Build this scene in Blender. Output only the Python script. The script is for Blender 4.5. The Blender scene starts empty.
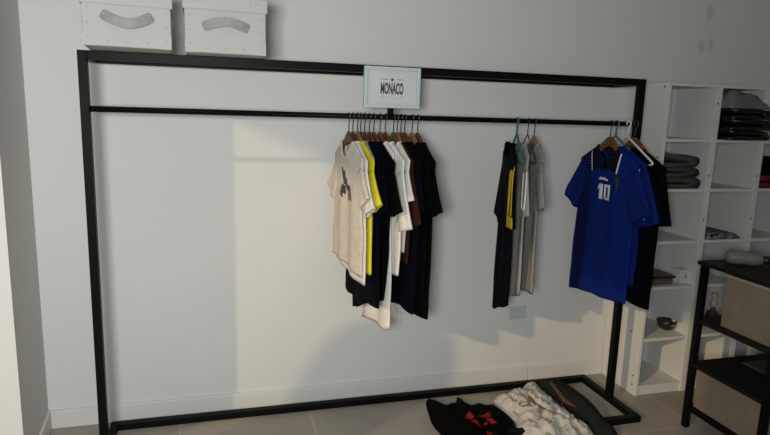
import bpy, bmesh, math, random
from mathutils import Vector, Matrix, noise, geometry
from mathutils.bvhtree import BVHTree

scene = bpy.context.scene
COL = scene.collection
PI = math.pi
rnd = random.Random(7)

# ------------------------------------------------------------------ materials
def mat(name, color, rough=0.7, metal=0.0, var=0.0, scale=8.0, bump=0.0, bump_scale=120.0, trans=0.0, alpha=1.0, spec=0.5, sheen=0.0):
    m = bpy.data.materials.new(name); m.use_nodes = True
    nt = m.node_tree; b = nt.nodes['Principled BSDF']
    c = (*color, 1)
    b.inputs['Base Color'].default_value = c
    b.inputs['Roughness'].default_value = rough
    b.inputs['Metallic'].default_value = metal
    b.inputs['Specular IOR Level'].default_value = spec
    b.inputs['Transmission Weight'].default_value = trans
    b.inputs['Alpha'].default_value = alpha
    if sheen: b.inputs['Sheen Weight'].default_value = sheen
    tc = nt.nodes.new('ShaderNodeTexCoord')
    if var > 0:
        n = nt.nodes.new('ShaderNodeTexNoise'); n.inputs['Scale'].default_value = scale; n.inputs['Detail'].default_value = 5
        nt.links.new(tc.outputs['Object'], n.inputs['Vector'])
        r = nt.nodes.new('ShaderNodeMapRange')
        r.inputs['From Min'].default_value = 0.3; r.inputs['From Max'].default_value = 0.7
        r.inputs['To Min'].default_value = 1 - var; r.inputs['To Max'].default_value = 1 + var
        nt.links.new(n.outputs['Fac'], r.inputs['Value'])
        mx = nt.nodes.new('ShaderNodeVectorMath'); mx.operation = 'SCALE'
        mx.inputs[0].default_value = color
        nt.links.new(r.outputs['Result'], mx.inputs['Scale'])
        nt.links.new(mx.outputs['Vector'], b.inputs['Base Color'])
    if bump > 0:
        n2 = nt.nodes.new('ShaderNodeTexNoise'); n2.inputs['Scale'].default_value = bump_scale; n2.inputs['Detail'].default_value = 3
        nt.links.new(tc.outputs['Object'], n2.inputs['Vector'])
        bp = nt.nodes.new('ShaderNodeBump'); bp.inputs['Strength'].default_value = bump; bp.inputs['Distance'].default_value = 0.004
        nt.links.new(n2.outputs['Fac'], bp.inputs['Height'])
        nt.links.new(bp.outputs['Normal'], b.inputs['Normal'])
    return m

def cloth(name, color, var=0.08):
    return mat(name, color, rough=0.9, var=var, scale=25, bump=0.35, bump_scale=260, spec=0.06)

def wall_material():
    m = mat('painted wall', (0.60, 0.60, 0.585), rough=0.75, var=0.02, scale=1.2, bump=0.08, bump_scale=60, spec=0.25)
    nt = m.node_tree; b = nt.nodes['Principled BSDF']
    src = b.inputs['Base Color'].links[0].from_socket
    geo = nt.nodes.new('ShaderNodeNewGeometry')
    ns = nt.nodes.new('ShaderNodeTexNoise'); ns.inputs['Scale'].default_value = 14
    nt.links.new(geo.outputs['Position'], ns.inputs['Vector'])
    prev = None
    # two grubby scuffs high up on the right of the wall
    for (x, z, sx, sz) in ((2.83, 2.245, 0.035, 0.05), (2.80, 2.04, 0.035, 0.045), (2.86, 2.06, 0.02, 0.05)):
        mp = nt.nodes.new('ShaderNodeVectorMath'); mp.operation = 'SUBTRACT'; mp.inputs[1].default_value = (x, 0, z)
        nt.links.new(geo.outputs['Position'], mp.inputs[0])
        sc = nt.nodes.new('ShaderNodeVectorMath'); sc.operation = 'MULTIPLY'; sc.inputs[1].default_value = (1/sx, 1.0, 1/sz)
        nt.links.new(mp.outputs[0], sc.inputs[0])
        ln = nt.nodes.new('ShaderNodeVectorMath'); ln.operation = 'LENGTH'
        nt.links.new(sc.outputs[0], ln.inputs[0])
        ad = nt.nodes.new('ShaderNodeMath'); ad.operation = 'ADD'
        nt.links.new(ln.outputs['Value'], ad.inputs[0]); nt.links.new(ns.outputs['Fac'], ad.inputs[1])
        mr = nt.nodes.new('ShaderNodeMapRange'); mr.inputs['From Min'].default_value = 0.9; mr.inputs['From Max'].default_value = 1.7
        mr.inputs['To Min'].default_value = 0.80; mr.inputs['To Max'].default_value = 1.0
        nt.links.new(ad.outputs[0], mr.inputs['Value'])
        if prev is None: prev = mr.outputs['Result']
        else:
            mu = nt.nodes.new('ShaderNodeMath'); mu.operation = 'MULTIPLY'
            nt.links.new(prev, mu.inputs[0]); nt.links.new(mr.outputs['Result'], mu.inputs[1]); prev = mu.outputs[0]
    s = nt.nodes.new('ShaderNodeVectorMath'); s.operation = 'SCALE'
    nt.links.new(src, s.inputs[0]); nt.links.new(prev, s.inputs['Scale'])
    nt.links.new(s.outputs['Vector'], b.inputs['Base Color'])
    return m

def floor_material():
    m = mat('floor tile', (0.31, 0.276, 0.234), rough=0.5, var=0.10, scale=3.0, bump=0.06, bump_scale=40, spec=0.35)
    nt = m.node_tree; b = nt.nodes['Principled BSDF']
    src = b.inputs['Base Color'].links[0].from_socket
    geo = nt.nodes.new('ShaderNodeNewGeometry')
    mp = nt.nodes.new('ShaderNodeMapping'); mp.inputs['Location'].default_value = (-0.438 + 0.658 * 4, 1.3 * 3 - 0.62, 0)
    nt.links.new(geo.outputs['Position'], mp.inputs['Vector'])
    br = nt.nodes.new('ShaderNodeTexBrick')
    br.offset = 0.0; br.squash = 1.0
    br.inputs['Scale'].default_value = 1.0
    br.inputs['Brick Width'].default_value = 0.658; br.inputs['Row Height'].default_value = 1.3
    br.inputs['Mortar Size'].default_value = 0.003; br.inputs['Mortar Smooth'].default_value = 0.3
    br.inputs['Color1'].default_value = (1, 1, 1, 1); br.inputs['Color2'].default_value = (0.94, 0.94, 0.94, 1)
    br.inputs['Mortar'].default_value = (1.45, 1.45, 1.42, 1)
    nt.links.new(mp.outputs[0], br.inputs['Vector'])
    mu = nt.nodes.new('ShaderNodeVectorMath'); mu.operation = 'MULTIPLY'
    nt.links.new(src, mu.inputs[0]); nt.links.new(br.outputs['Color'], mu.inputs[1])
    nt.links.new(mu.outputs['Vector'], b.inputs['Base Color'])
    return m

def wood_material(name, c1, c2, rough=0.45):
    m = bpy.data.materials.new(name); m.use_nodes = True
    nt = m.node_tree; b = nt.nodes['Principled BSDF']; b.inputs['Roughness'].default_value = rough; b.inputs['Specular IOR Level'].default_value = 0.15
    tc = nt.nodes.new('ShaderNodeTexCoord'); mp = nt.nodes.new('ShaderNodeMapping'); mp.inputs['Scale'].default_value = (4, 30, 40)
    n = nt.nodes.new('ShaderNodeTexNoise'); n.inputs['Scale'].default_value = 2.5; n.inputs['Detail'].default_value = 4
    r = nt.nodes.new('ShaderNodeValToRGB')
    r.color_ramp.elements[0].position = 0.35; r.color_ramp.elements[0].color = (*c1, 1)
    r.color_ramp.elements[1].position = 0.65; r.color_ramp.elements[1].color = (*c2, 1)
    nt.links.new(tc.outputs['Object'], mp.inputs['Vector']); nt.links.new(mp.outputs[0], n.inputs['Vector'])
    nt.links.new(n.outputs['Fac'], r.inputs['Fac']); nt.links.new(r.outputs['Color'], b.inputs['Base Color'])
    return m

def jersey_material():
    # royal blue shirt with a black panel of fine horizontal bars down one side
    m = cloth('royal blue jersey', (0.004, 0.015, 0.135))
    nt = m.node_tree; b = nt.nodes['Principled BSDF']
    src = b.inputs['Base Color'].links[0].from_socket
    tc = nt.nodes.new('ShaderNodeTexCoord'); sp = nt.nodes.new('ShaderNodeSeparateXYZ')
    nt.links.new(tc.outputs['Object'], sp.inputs[0])
    def band(sock, lo, hi):
        a = nt.nodes.new('ShaderNodeMath'); a.operation = 'GREATER_THAN'; a.inputs[1].default_value = lo; nt.links.new(sock, a.inputs[0])
        c = nt.nodes.new('ShaderNodeMath'); c.operation = 'LESS_THAN'; c.inputs[1].default_value = hi; nt.links.new(sock, c.inputs[0])
        d = nt.nodes.new('ShaderNodeMath'); d.operation = 'MULTIPLY'; nt.links.new(a.outputs[0], d.inputs[0]); nt.links.new(c.outputs[0], d.inputs[1])
        return d.outputs[0]
    panel = band(sp.outputs['X'], -0.215, -0.115)
    w = nt.nodes.new('ShaderNodeMath'); w.operation = 'MULTIPLY'; w.inputs[1].default_value = 1 / 0.0155; nt.links.new(sp.outputs['Z'], w.inputs[0])
    fr = nt.nodes.new('ShaderNodeMath'); fr.operation = 'FRACT'; nt.links.new(w.outputs[0], fr.inputs[0])
    bar = nt.nodes.new('ShaderNodeMath'); bar.operation = 'LESS_THAN'; bar.inputs[1].default_value = 0.62; nt.links.new(fr.outputs[0], bar.inputs[0])
    f = nt.nodes.new('ShaderNodeMath'); f.operation = 'MULTIPLY'; nt.links.new(panel, f.inputs[0]); nt.links.new(bar.outputs[0], f.inputs[1])
    mx = nt.nodes.new('ShaderNodeMix'); mx.data_type = 'RGBA'
    nt.links.new(f.outputs[0], mx.inputs['Factor']); nt.links.new(src, mx.inputs['A']); mx.inputs['B'].default_value = (0.004, 0.005, 0.012, 1)
    nt.links.new(mx.outputs['Result'], b.inputs['Base Color'])
    return m

def plaid_material():
    m = cloth('black and grey patterned cloth', (0.02, 0.02, 0.02))
    nt = m.node_tree; b = nt.nodes['Principled BSDF']
    tc = nt.nodes.new('ShaderNodeTexCoord'); n = nt.nodes.new('ShaderNodeTexVoronoi'); n.inputs['Scale'].default_value = 45
    nt.links.new(tc.outputs['Object'], n.inputs['Vector'])
    r = nt.nodes.new('ShaderNodeValToRGB')
    r.color_ramp.elements[0].position = 0.35; r.color_ramp.elements[0].color = (0.015, 0.015, 0.016, 1)
    r.color_ramp.elements[1].position = 0.6; r.color_ramp.elements[1].color = (0.22, 0.22, 0.21, 1)
    nt.links.new(n.outputs['Distance'], r.inputs['Fac']); nt.links.new(r.outputs['Color'], b.inputs['Base Color'])
    return m

M = dict(
    wall=wall_material(), floor=floor_material(),
    skirting=mat('white skirting', (0.60, 0.595, 0.575), rough=0.5, var=0.03, scale=5),
    black=mat('black powder coated steel', (0.0035, 0.004, 0.004), rough=0.42, var=0.1, scale=30, spec=0.07),
    shelfwhite=mat('white melamine', (0.56, 0.56, 0.54), rough=0.5, var=0.02, scale=4, spec=0.3),
    hole=mat('dark fixing', (0.03, 0.03, 0.03), rough=0.6),
    boxwhite=mat('white card', (0.43, 0.435, 0.42), rough=0.6, var=0.02, scale=9, spec=0.25),
    strap=mat('grey leather strap', (0.27, 0.27, 0.26), rough=0.6, var=0.12, scale=40),
    rivet=mat('pale metal stud', (0.42, 0.42, 0.41), rough=0.45, metal=0.2),
    frame=mat('pale blue white frame', (0.44, 0.51, 0.53), rough=0.4),
    card=mat('sign card', (0.50, 0.53, 0.525), rough=0.5, var=0.02, scale=12),
    ink=mat('dark print', (0.035, 0.035, 0.04), rough=0.7),
    inkgrey=mat('grey print', (0.30, 0.31, 0.31), rough=0.7),
    wood=wood_material('walnut hanger', (0.085, 0.035, 0.016), (0.17, 0.078, 0.036)),
    woodlight=wood_material('beech hanger', (0.20, 0.11, 0.05), (0.30, 0.175, 0.09)),
    steel=mat('hook steel', (0.10, 0.10, 0.10), rough=0.3, metal=0.9),
    green=mat('green plastic', (0.02, 0.13, 0.115), rough=0.4),
    whiteplastic=mat('white plastic', (0.62, 0.62, 0.58), rough=0.4),
    blackplastic=mat('black plastic', (0.012, 0.012, 0.013), rough=0.35),
    olive=wood_material('greenish hanger', (0.06, 0.06, 0.03), (0.12, 0.11, 0.06)),
    beige=cloth('beige jersey knit', (0.54, 0.495, 0.425)),
    offwhite=cloth('off white knit', (0.64, 0.61, 0.56)),
    white=cloth('white knit', (0.68, 0.66, 0.62)),
    yellow=cloth('yellow knit', (0.60, 0.52, 0.035)),
    grey=cloth('grey knit', (0.23, 0.225, 0.21)),
    greylight=cloth('light grey knit', (0.29, 0.285, 0.27)),
    navy=cloth('navy knit', (0.0013, 0.0017, 0.0048)),
    darkblue=cloth('dark blue knit', (0.0012, 0.0020, 0.0075)),
    blackc=cloth('black knit', (0.0014, 0.0014, 0.0016)),
    maroon=cloth('maroon knit', (0.026, 0.008, 0.0065)),
    jersey=jersey_material(), blue=cloth('blue knit', (0.004, 0.014, 0.12)),
    collar=cloth('black collar', (0.006, 0.006, 0.012)),
    gold=cloth('gold yellow trim', (0.50, 0.33, 0.03)),
    trim=cloth('white trim', (0.62, 0.62, 0.62)),
    tag=cloth('tan paper tag', (0.30, 0.19, 0.11)),
    brownlabel=cloth('brown label', (0.11, 0.07, 0.035)),
    crest=cloth('green gold crest', (0.04, 0.05, 0.02)),
    red=cloth('red print', (0.20, 0.013, 0.012)),
    cream=cloth('cream cotton', (0.50, 0.47, 0.42)),
    darkgreen=cloth('dark green fabric', (0.016, 0.019, 0.014)),
    folded=cloth('charcoal fabric', (0.055, 0.055, 0.055)),
    nylon=mat('black shiny nylon', (0.004, 0.004, 0.0045), rough=0.38, var=0.2, scale=20, bump=0.6, bump_scale=30, spec=0.35),
    redcloth=cloth('dark red fabric', (0.12, 0.02, 0.016)),
    plaid=plaid_material(),
    bin=mat('taupe bin fabric', (0.215, 0.168, 0.124), rough=0.95, var=0.10, scale=12, bump=0.3, bump_scale=200, spec=0.1),
    binedge=mat('pale bin piping', (0.30, 0.27, 0.23), rough=0.9),
    deck=wood_material('black brown board', (0.006, 0.005, 0.004), (0.011, 0.0095, 0.0075), 0.5),
    board=wood_material('grey brown board', (0.05, 0.042, 0.03), (0.085, 0.072, 0.055), 0.5),
    brown=mat('brown card', (0.09, 0.06, 0.04), rough=0.7, var=0.1),
    film=mat('clear crumpled plastic', (0.16, 0.16, 0.158), rough=0.22, alpha=0.65, bump=0.8, bump_scale=35, spec=0.6),
    smoke=mat('smoky translucent plastic', (0.17, 0.16, 0.145), rough=0.42, alpha=0.85, spec=0.25),
    glass=mat('dark bottle glass', (0.06, 0.05, 0.045), rough=0.12, spec=0.6),
    pinkbeige=mat('beige figurine', (0.42, 0.30, 0.22), rough=0.6, var=0.15, scale=60),
    note=mat('pale blue paper', (0.44, 0.49, 0.51), rough=0.7),
    winframe=mat('white window frame', (0.6, 0.6, 0.6), rough=0.5),
)

# ------------------------------------------------------------------ mesh helpers
def obj(name, bm, m, parent=None, smooth=False, bevel=0.0):
    me = bpy.data.meshes.new(name); bmesh.ops.recalc_face_normals(bm, faces=bm.faces)
    bm.to_mesh(me); bm.free()
    if smooth:
        for p in me.polygons: p.use_smooth = True
    me.materials.append(m)
    o = bpy.data.objects.new(name, me); COL.objects.link(o)
    if parent: o.parent = parent
    if bevel > 0:
        b = o.modifiers.new('bevel', 'BEVEL'); b.width = bevel; b.segments = 2; b.limit_method = 'ANGLE'
    return o

def tag(o, label, cat, group=None):
    o['label'] = label; o['category'] = cat
    if group: o['group'] = group
    return o

def thing(name, label, cat, loc=(0, 0, 0), rz=0.0, group=None):
    o = bpy.data.objects.new(name, None); COL.objects.link(o)
    o.empty_display_size = 0.05; o.location = loc; o.rotation_euler = (0, 0, rz)
    return tag(o, label, cat, group)

def struct(name, bm, m, **k):
    o = obj(name, bm, m, **k); o['kind'] = 'structure'; return o

def copy_tree(o, parent=None):
    c = o.copy(); COL.objects.link(c)
    if parent: c.parent = parent
    for ch in list(o.children): copy_tree(ch, c)
    return c

def box(bm, x0, x1, y0, y1, z0, z1, mtx=None):
    vs = [bm.verts.new((x, y, z)) for x in (x0, x1) for y in (y0, y1) for z in (z0, z1)]
    for f in ((0, 1, 3, 2), (4, 6, 7, 5), (0, 4, 5, 1), (2, 3, 7, 6), (0, 2, 6, 4), (1, 5, 7, 3)):
        bm.faces.new([vs[i] for i in f])
    if mtx: bmesh.ops.transform(bm, matrix=mtx, verts=vs)
    return vs

def bx(*a, mtx=None):
    bm = bmesh.new(); box(bm, *a, mtx=mtx); return bm

def loft(bm, rings, closed=True, cap0=True, cap1=True):
    rows = [[bm.verts.new(p) for p in r] for r in rings]
    n = len(rows[0])
    for a, b in zip(rows, rows[1:]):
        for i in range(n if closed else n - 1):
            j = (i + 1) % n
            bm.faces.new((a[i], a[j], b[j], b[i]))
    if cap0: bm.faces.new(rows[0][::-1])
    if cap1: bm.faces.new(rows[-1])
    return rows

def tube(bm, pts, r, n=8, closed=False, flat=1.0):
    pts = [Vector(p) for p in pts]; m = len(pts); rings = []
    up = Vector((0, 0, 1)); prev = None
    for i, p in enumerate(pts):
        if closed: t = pts[(i + 1) % m] - pts[i - 1]
        else: t = pts[min(i + 1, m - 1)] - pts[max(i - 1, 0)]
        t.normalize()
        a = prev - t * prev.dot(t) if prev is not None else t.cross(up if abs(t.z) < 0.9 else Vector((1, 0, 0)))
        a.normalize(); prev = a; b = t.cross(a)
        rr = r[i] if isinstance(r, (list, tuple)) else r
        rings.append([p + a * (rr * math.cos(k * 2 * PI / n)) + b * (rr * flat * math.sin(k * 2 * PI / n)) for k in range(n)])
    if closed: rings.append(rings[0])
    loft(bm, rings, True, not closed, not closed)
    if closed: bmesh.ops.remove_doubles(bm, verts=bm.verts, dist=1e-6)

def tb(pts, r, **k):
    bm = bmesh.new(); tube(bm, pts, r, **k); return bm

def lathe(bm, prof, n=32, c=(0, 0, 0)):
    rings = [[(c[0] + r * math.cos(i * 2 * PI / n), c[1] + r * math.sin(i * 2 * PI / n), c[2] + z) for i in range(n)] for r, z in prof]
    loft(bm, rings)

def disc(bm, c, axis, r, h, n=14):
    axis = Vector(axis).normalized(); c = Vector(c)
    tube(bm, [c, c + axis * h * 0.6, c + axis * h], [r, r, r * 0.6], n=n)

def sgnpow(v, p): return math.copysign(abs(v) ** p, v)
def smooth01(t): t = max(0.0, min(1.0, t)); return t * t * (3 - 2 * t)

# ------------------------------------------------------------------ the room
struct('floor', bx(-3.1, 4.2, -7, 0.1, -0.08, 0), M['floor'])
struct('wall_back', bx(-3.1, 4.2, 0, 0.12, 0, 3.3), M['wall'])
bm = bmesh.new(); cs = [(-3.0, 0.0), (-0.845, 0.0), (-0.806, -0.50), (-3.0, -0.50)]
loft(bm, [[(x, y, 0) for x, y in cs], [(x, y, 3.3) for x, y in cs]]); struct('wall_column', bm, M['wall'])
struct('wall_right', bx(4.2, 4.3, -7, 0.12, 0, 3.3), M['wall'])
struct('ceiling', bx(-3.1, 4.3, -7, 0.12, 3.3, 3.4), M['wall'])
# left wall with a tall unseen shop window, added to let the sun in
WY0, WY1, WZ = -4.15, -1.1, 2.90
bm = bmesh.new()
box(bm, -3.1, -3.0, WY1, 0.12, 0, 3.3); box(bm, -3.1, -3.0, -7, WY0, 0, 3.3); box(bm, -3.1, -3.0, WY0, WY1, WZ, 3.3)
struct('wall_left', bm, M['wall'])
bm = bmesh.new()
box(bm, -3.08, -3.02, WY0, WY0 + 0.05, 0, WZ); box(bm, -3.08, -3.02, WY1 - 0.05, WY1, 0, WZ); box(bm, -3.08, -3.02, WY0, WY1, WZ - 0.05, WZ); box(bm, -3.08, -3.02, WY0, WY1, 0, 0.05)
struct('sun_window_1', bm, M['winframe'])
bm = bmesh.new(); pp = [(-2.02, 0.0), (-2.02, 1.05), (-1.84, 1.34), (-1.72, 1.43), (-1.45, 1.46), (-1.24, 1.40), (-1.21, 1.30), (-1.21, 0.0)]  # unseen blocker, outline shaped to keep sun off the lower back wall
loft(bm, [[(x, -1.56, z) for x, z in pp], [(x, -1.46, z) for x, z in pp]]); struct('sun_blocker', bm, M['wall'])
# skirting
bm = bmesh.new(); box(bm, -0.84, 1.79, -0.014, 0, 0, 0.095); box(bm, 1.793, 2.316, -0.014, 0, 0, 0.095)
struct('baseboard_back', bm, M['skirting'], bevel=0.003)
bm = bmesh.new(); cs = [(-0.847, 0.0), (-0.833, 0.0), (-0.794, -0.512), (-3.0, -0.512), (-3.0, -0.50), (-0.806, -0.50)]
loft(bm, [[(x, y, 0) for x, y in cs], [(x, y, 0.095) for x, y in cs]])
struct('baseboard_column', bm, M['skirting'], bevel=0.003)

# ------------------------------------------------------------------ clothes rack
XL, XR, ZT, ZR, YP = -0.550, 2.1498, 1.8087, 1.576, -0.341
YB, YF, YTB, B = -0.0667, -0.594, -0.087, 0.035
HB = B / 2
rack = thing('clothes_rack', 'long black square-tube steel clothes rack standing along the white wall', 'clothes rack', (XL, YP, 0))
def rel(bm): bmesh.ops.translate(bm, vec=(-XL, -YP, 0), verts=bm.verts); return bm
for x in (XL, XR - B):
    obj('post', rel(bx(x, x + B, YP - HB, YP + HB, B, ZT)), M['black'], rack, bevel=0.002)
obj('top_bar', rel(bx(XL + B, XR - B, YP - HB, YP + HB, ZT - B, ZT)), M['black'], rack, bevel=0.002)
obj('top_bar', rel(bx(XL, XR, YTB - B, YTB, ZT - B, ZT)), M['black'], rack, bevel=0.002)
for x in (XL, XR - B):
    obj('top_bar', rel(bx(x, x + B, YP + HB, YTB - B, ZT - B, ZT)), M['black'], rack, bevel=0.002)
    obj('base_bar', rel(bx(x, x + B, YF, YB, 0, B)), M['black'], rack, bevel=0.002)
obj('base_bar', rel(bx(XL + B, XR - B, YB - B, YB, 0, B)), M['black'], rack, bevel=0.002)
obj('base_bar', rel(bx(XL + B, XR - B, YF, YF + B, 0, B)), M['black'], rack, bevel=0.002)
obj('hanging_rail', rel(tb([(XL + B, YP, ZR), (XR - B, YP, ZR)], 0.0125, n=16)), M['black'], rack, smooth=True)
obj('rail_support', rel(bx(0.757, 0.782, YP - 0.011, YP + 0.011, ZR + 0.01, ZT - B)), M['black'], rack)

# ------------------------------------------------------------------ storage boxes on top of the rack
def storage_box(label, x, y, rz, w, h, droop):
    t = thing('storage_box', label, 'box', (x, y, ZT + 0.001), rz, 'white boxes on top of the rack')
    d = 0.42
    obj('body', bx(-w/2, w/2, 0, d, 0, h - 0.012), M['boxwhite'], t, bevel=0.004)
    bm = bmesh.new()
    box(bm, -w/2 - 0.006, w/2 + 0.006, -0.006, d + 0.006, h - 0.01, h)
    box(bm, -w/2 - 0.006, w/2 + 0.006, -0.006, -0.001, h - 0.062, h - 0.01)
    box(bm, -w/2 - 0.006, -w/2 - 0.001, -0.001, d + 0.006, h - 0.062, h - 0.01)
    box(bm, w/2 + 0.001, w/2 + 0.006, -0.001, d + 0.006, h - 0.062, h - 0.01)
    obj('lid', bm, M['boxwhite'], t, bevel=0.002)
    # strap handle bowed outwards, riveted at both ends
    hw = 0.088; zc = h * 0.46; rings = []
    for i in range(25):
        s = i / 24 * 2 - 1
        dz = (-0.034 if droop else 0.022) * (1 - abs(s) ** 1.7) + (0.020 if droop else -0.006)
        yo = -0.006 - 0.020 * (1 - s * s)
        slope = (0.034 if droop else -0.022) * 1.7 * sgnpow(s, 0.7) / hw
        nrm = Vector((-slope, 0, 1)).normalized(); c = Vector((s * hw, yo, zc + dz)); hh = 0.0185 * (1 if abs(s) < 0.97 else 0.75)
        rings.append([c + nrm * hh + Vector((0, -.002, 0)), c + nrm * hh + Vector((0, .002, 0)), c - nrm * hh + Vector((0, .002, 0)), c - nrm * hh + Vector((0, -.002, 0))])
    bm = bmesh.new(); loft(bm, rings)
    hd = obj('handle', bm, M['strap'], t, smooth=False, bevel=0.001)
    hd['label'] = 'grey strap handle'
    for s in (-1, 1):
        bm = bmesh.new(); disc(bm, (s * (hw - 0.012), -0.004, zc + (0.019 if droop else -0.004)), (0, -1, 0), 0.006, 0.008); obj('rivet', bm, M['rivet'], hd, smooth=True)
    bm = bmesh.new()
    for px, pz in ((-0.44, 0.15), (-0.22, 0.09), (0.0, 0.09), (0.22, 0.09), (0.44, 0.15), (-0.44, 0.62), (0.44, 0.62), (-0.44, 0.38), (0.44, 0.38)):
        bm = bmesh.new(); disc(bm, (px * w, 0.001, pz * h), (0, -1, 0), 0.0042, 0.003, 10); obj('stud', bm, M['rivet'], t, smooth=True)
    lid = [c for c in t.children if c.name.startswith('lid')][0]
    for px in (-0.38, -0.3, 0.3, 0.38):
        bm = bmesh.new(); disc(bm, (px * w, -0.005, h - 0.03), (0, -1, 0), 0.0042, 0.003, 10); obj('stud', bm, M['rivet'], lid, smooth=True)
    # folded-over card corner pieces
    for s in (-1, 1):
        bm = bmesh.new()
        vs = [(s * w/2, -0.0015, 0.0), (s * (w/2 - 0.045), -0.0015, 0.0), (s * w/2, -0.0015, 0.05)]
        a = [bm.verts.new(v) for v in vs]; b = [bm.verts.new((v[0], 0.0005, v[2])) for v in vs]
        bm.faces.new(a); bm.faces.new(b[::-1])
        for i in range(3): bm.faces.new((a[i], a[(i + 1) % 3], b[(i + 1) % 3], b[i]))
        obj('corner_piece', bm, M['boxwhite'], t)
    return t
storage_box('white lidded storage box at the left end of the rack top, grey handle drooping', -0.328, -0.572, math.radians(5), 0.308, 0.212, True)
storage_box('white lidded storage box on the rack top, its grey handle arching up', 0.029, -0.519, math.radians(1.5), 0.313, 0.226, False)

# ------------------------------------------------------------------ framed shop sign
sx0, sx1, sz0, sz1, sy = 0.629, 0.895, 1.618, 1.802, -0.385
sign = thing('framed_sign', 'small pale framed shop sign hung on the top bar of the rack', 'sign', ((sx0 + sx1) / 2, sy, sz0))
sw, sh = sx1 - sx0, sz1 - sz0
bm = bmesh.new()
for (a, b, c, d) in ((-sw/2, sw/2, 0, 0.016), (-sw/2, sw/2, sh - 0.016, sh), (-sw/2, -sw/2 + 0.016, 0.016, sh - 0.016), (sw/2 - 0.016, sw/2, 0.016, sh - 0.016)):
    box(bm, a, b, -0.012, 0.012, c, d)
obj('frame', bm, M['frame'], sign, bevel=0.002)
cardo = obj('card', bx(-sw/2 + 0.014, sw/2 - 0.014, 0.0, 0.008, 0.014, sh - 0.014), M['card'], sign)
obj('inner_edge', (lambda b: (box(b, -sw/2 + .024, sw/2 - .024, -.002, -.0005, .024, .0255), box(b, -sw/2 + .024, sw/2 - .024, -.002, -.0005, sh - .0255, sh - .024), box(b, -sw/2 + .024, -sw/2 + .0255, -.002, -.0005, .024, sh - .024), box(b, sw/2 - .0255, sw/2 - .024, -.002, -.0005, .024, sh - .024), b)[-1])(bmesh.new()), M['frame'], cardo)

def text_mesh(s, width, height, m, name, parent, loc, bold=0.0, thick=0.0005):
    cu = bpy.data.curves.new('lettering', 'FONT'); cu.body = s; cu.offset = bold; cu.extrude = 0.002
    o = bpy.data.objects.new('lettering', cu); COL.objects.link(o)
    dg = bpy.context.evaluated_depsgraph_get()
    me = bpy.data.meshes.new_from_object(o.evaluated_get(dg))
    bpy.data.objects.remove(o); bpy.data.curves.remove(cu)
    xs = [v.co.x for v in me.vertices]; ys = [v.co.y for v in me.vertices]
    x0, x1, y0, y1 = min(xs), max(xs), min(ys), max(ys)
    for v in me.vertices:
        x = (v.co.x - x0) / (x1 - x0) * width - width / 2; z = (v.co.y - y0) / (y1 - y0) * height
        y = -thick if v.co.z > 0 else thick
        v.co = (x + loc[0], y + loc[1], z + loc[2])
    me.materials.clear(); me.materials.append(m); me.name = name
    r = bpy.data.objects.new(name, me); COL.objects.link(r)
    if parent: r.parent = parent
    return r
text_mesh('MONACO', 0.108, 0.052, M['ink'], 'lettering', cardo, (0.0, -0.0008, 0.062), bold=0.035)
bm = bmesh.new(); pts = []
for i in range(10):
    a = PI / 2 + i * PI / 5; r = 0.0095 if i % 2 == 0 else 0.0045
    pts.append((r * math.cos(a), r * math.sin(a)))
a = [bm.verts.new((x, -0.0012, 0.127 + z)) for x, z in pts]; b = [bm.verts.new((x, 0.0003, 0.127 + z)) for x, z in pts]
bm.faces.new(a); bm.faces.new(b[::-1])
for i in range(10): bm.faces.new((a[i], a[(i + 1) % 10], b[(i + 1) % 10], b[i]))
obj('star', bm, M['ink'], cardo)
for s in (-1, 1): obj('rule', bx(min(s * .018, s * .054), max(s * .018, s * .054), -.001, .0003, .1275, .1295), M['ink'], cardo)
for s in (-1, 1): obj('rule', bx(min(s * .036, s * .052), max(s * .036, s * .052), -.001, .0003, .0525, .0545), M['inkgrey'], cardo)
obj('rule', bx(-.053, .053, -.001, .0003, .0465, .0475), M['inkgrey'], cardo)

# ------------------------------------------------------------------ hangers
HZ = 1.512                                         # top of a hanger's arms below the rail
def hook_path(drop):
    r = 0.0152; c = drop; pts = []
    for i in range(21):
        a = math.radians(205 - i * 265 / 20)
        pts.append((r * math.cos(a), 0, c + r * math.sin(a)))
    pts += [(0.003, 0, c - r - 0.010), (0.0, 0, c - r - 0.02), (0, 0, 0.0)]
    return pts
def arm_bm(half, drop, h0, h1, th, n=29):
    rings = []
    for i in range(n):
        s = i / (n - 1) * 2 - 1; u = s * half
        z = -drop * (math.sqrt(s * s + 0.012) - 0.1)
        hh = (h0 + (h1 - h0) * abs(s)) * (1 if abs(s) < 0.99 else 0.6)
        rings.append([(u, th * math.cos(k * PI / 5), z - hh / 2 + hh / 2 * math.sin(k * PI / 5)) for k in range(10)])
    bm = bmesh.new(); loft(bm, rings); return bm
def wooden_hanger(m):
    t = thing('wooden_hanger', '', 'hanger')
    obj('arms', arm_bm(0.170, 0.141, 0.056, 0.026, 0.006), m, t, smooth=True)
    obj('hook', tb(hook_path(ZR - HZ), 0.0027, n=8), M['steel'], t, smooth=True)
    return t
def plastic_hanger(m, r=0.0055):
    t = thing('plastic_hanger', '', 'hanger')
    pts = [(0, 0, 0)] + [(0.19 * s, 0, -0.120 * s) for s in (.2, .5, .8, 1.0)] + [(0.195, 0, -0.127), (0.185, 0, -0.134), (0, 0, -0.134), (-0.185, 0, -0.134), (-0.195, 0, -0.127)] + [(-0.19 * s, 0, -0.120 * s) for s in (1.0, .8, .5, .2)]
    obj('arms', tb(pts, r, closed=True), m, t, smooth=True)
    obj('hook', tb(hook_path(ZR - HZ), r * 0.85, n=8), m, t, smooth=True)
    return t
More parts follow.
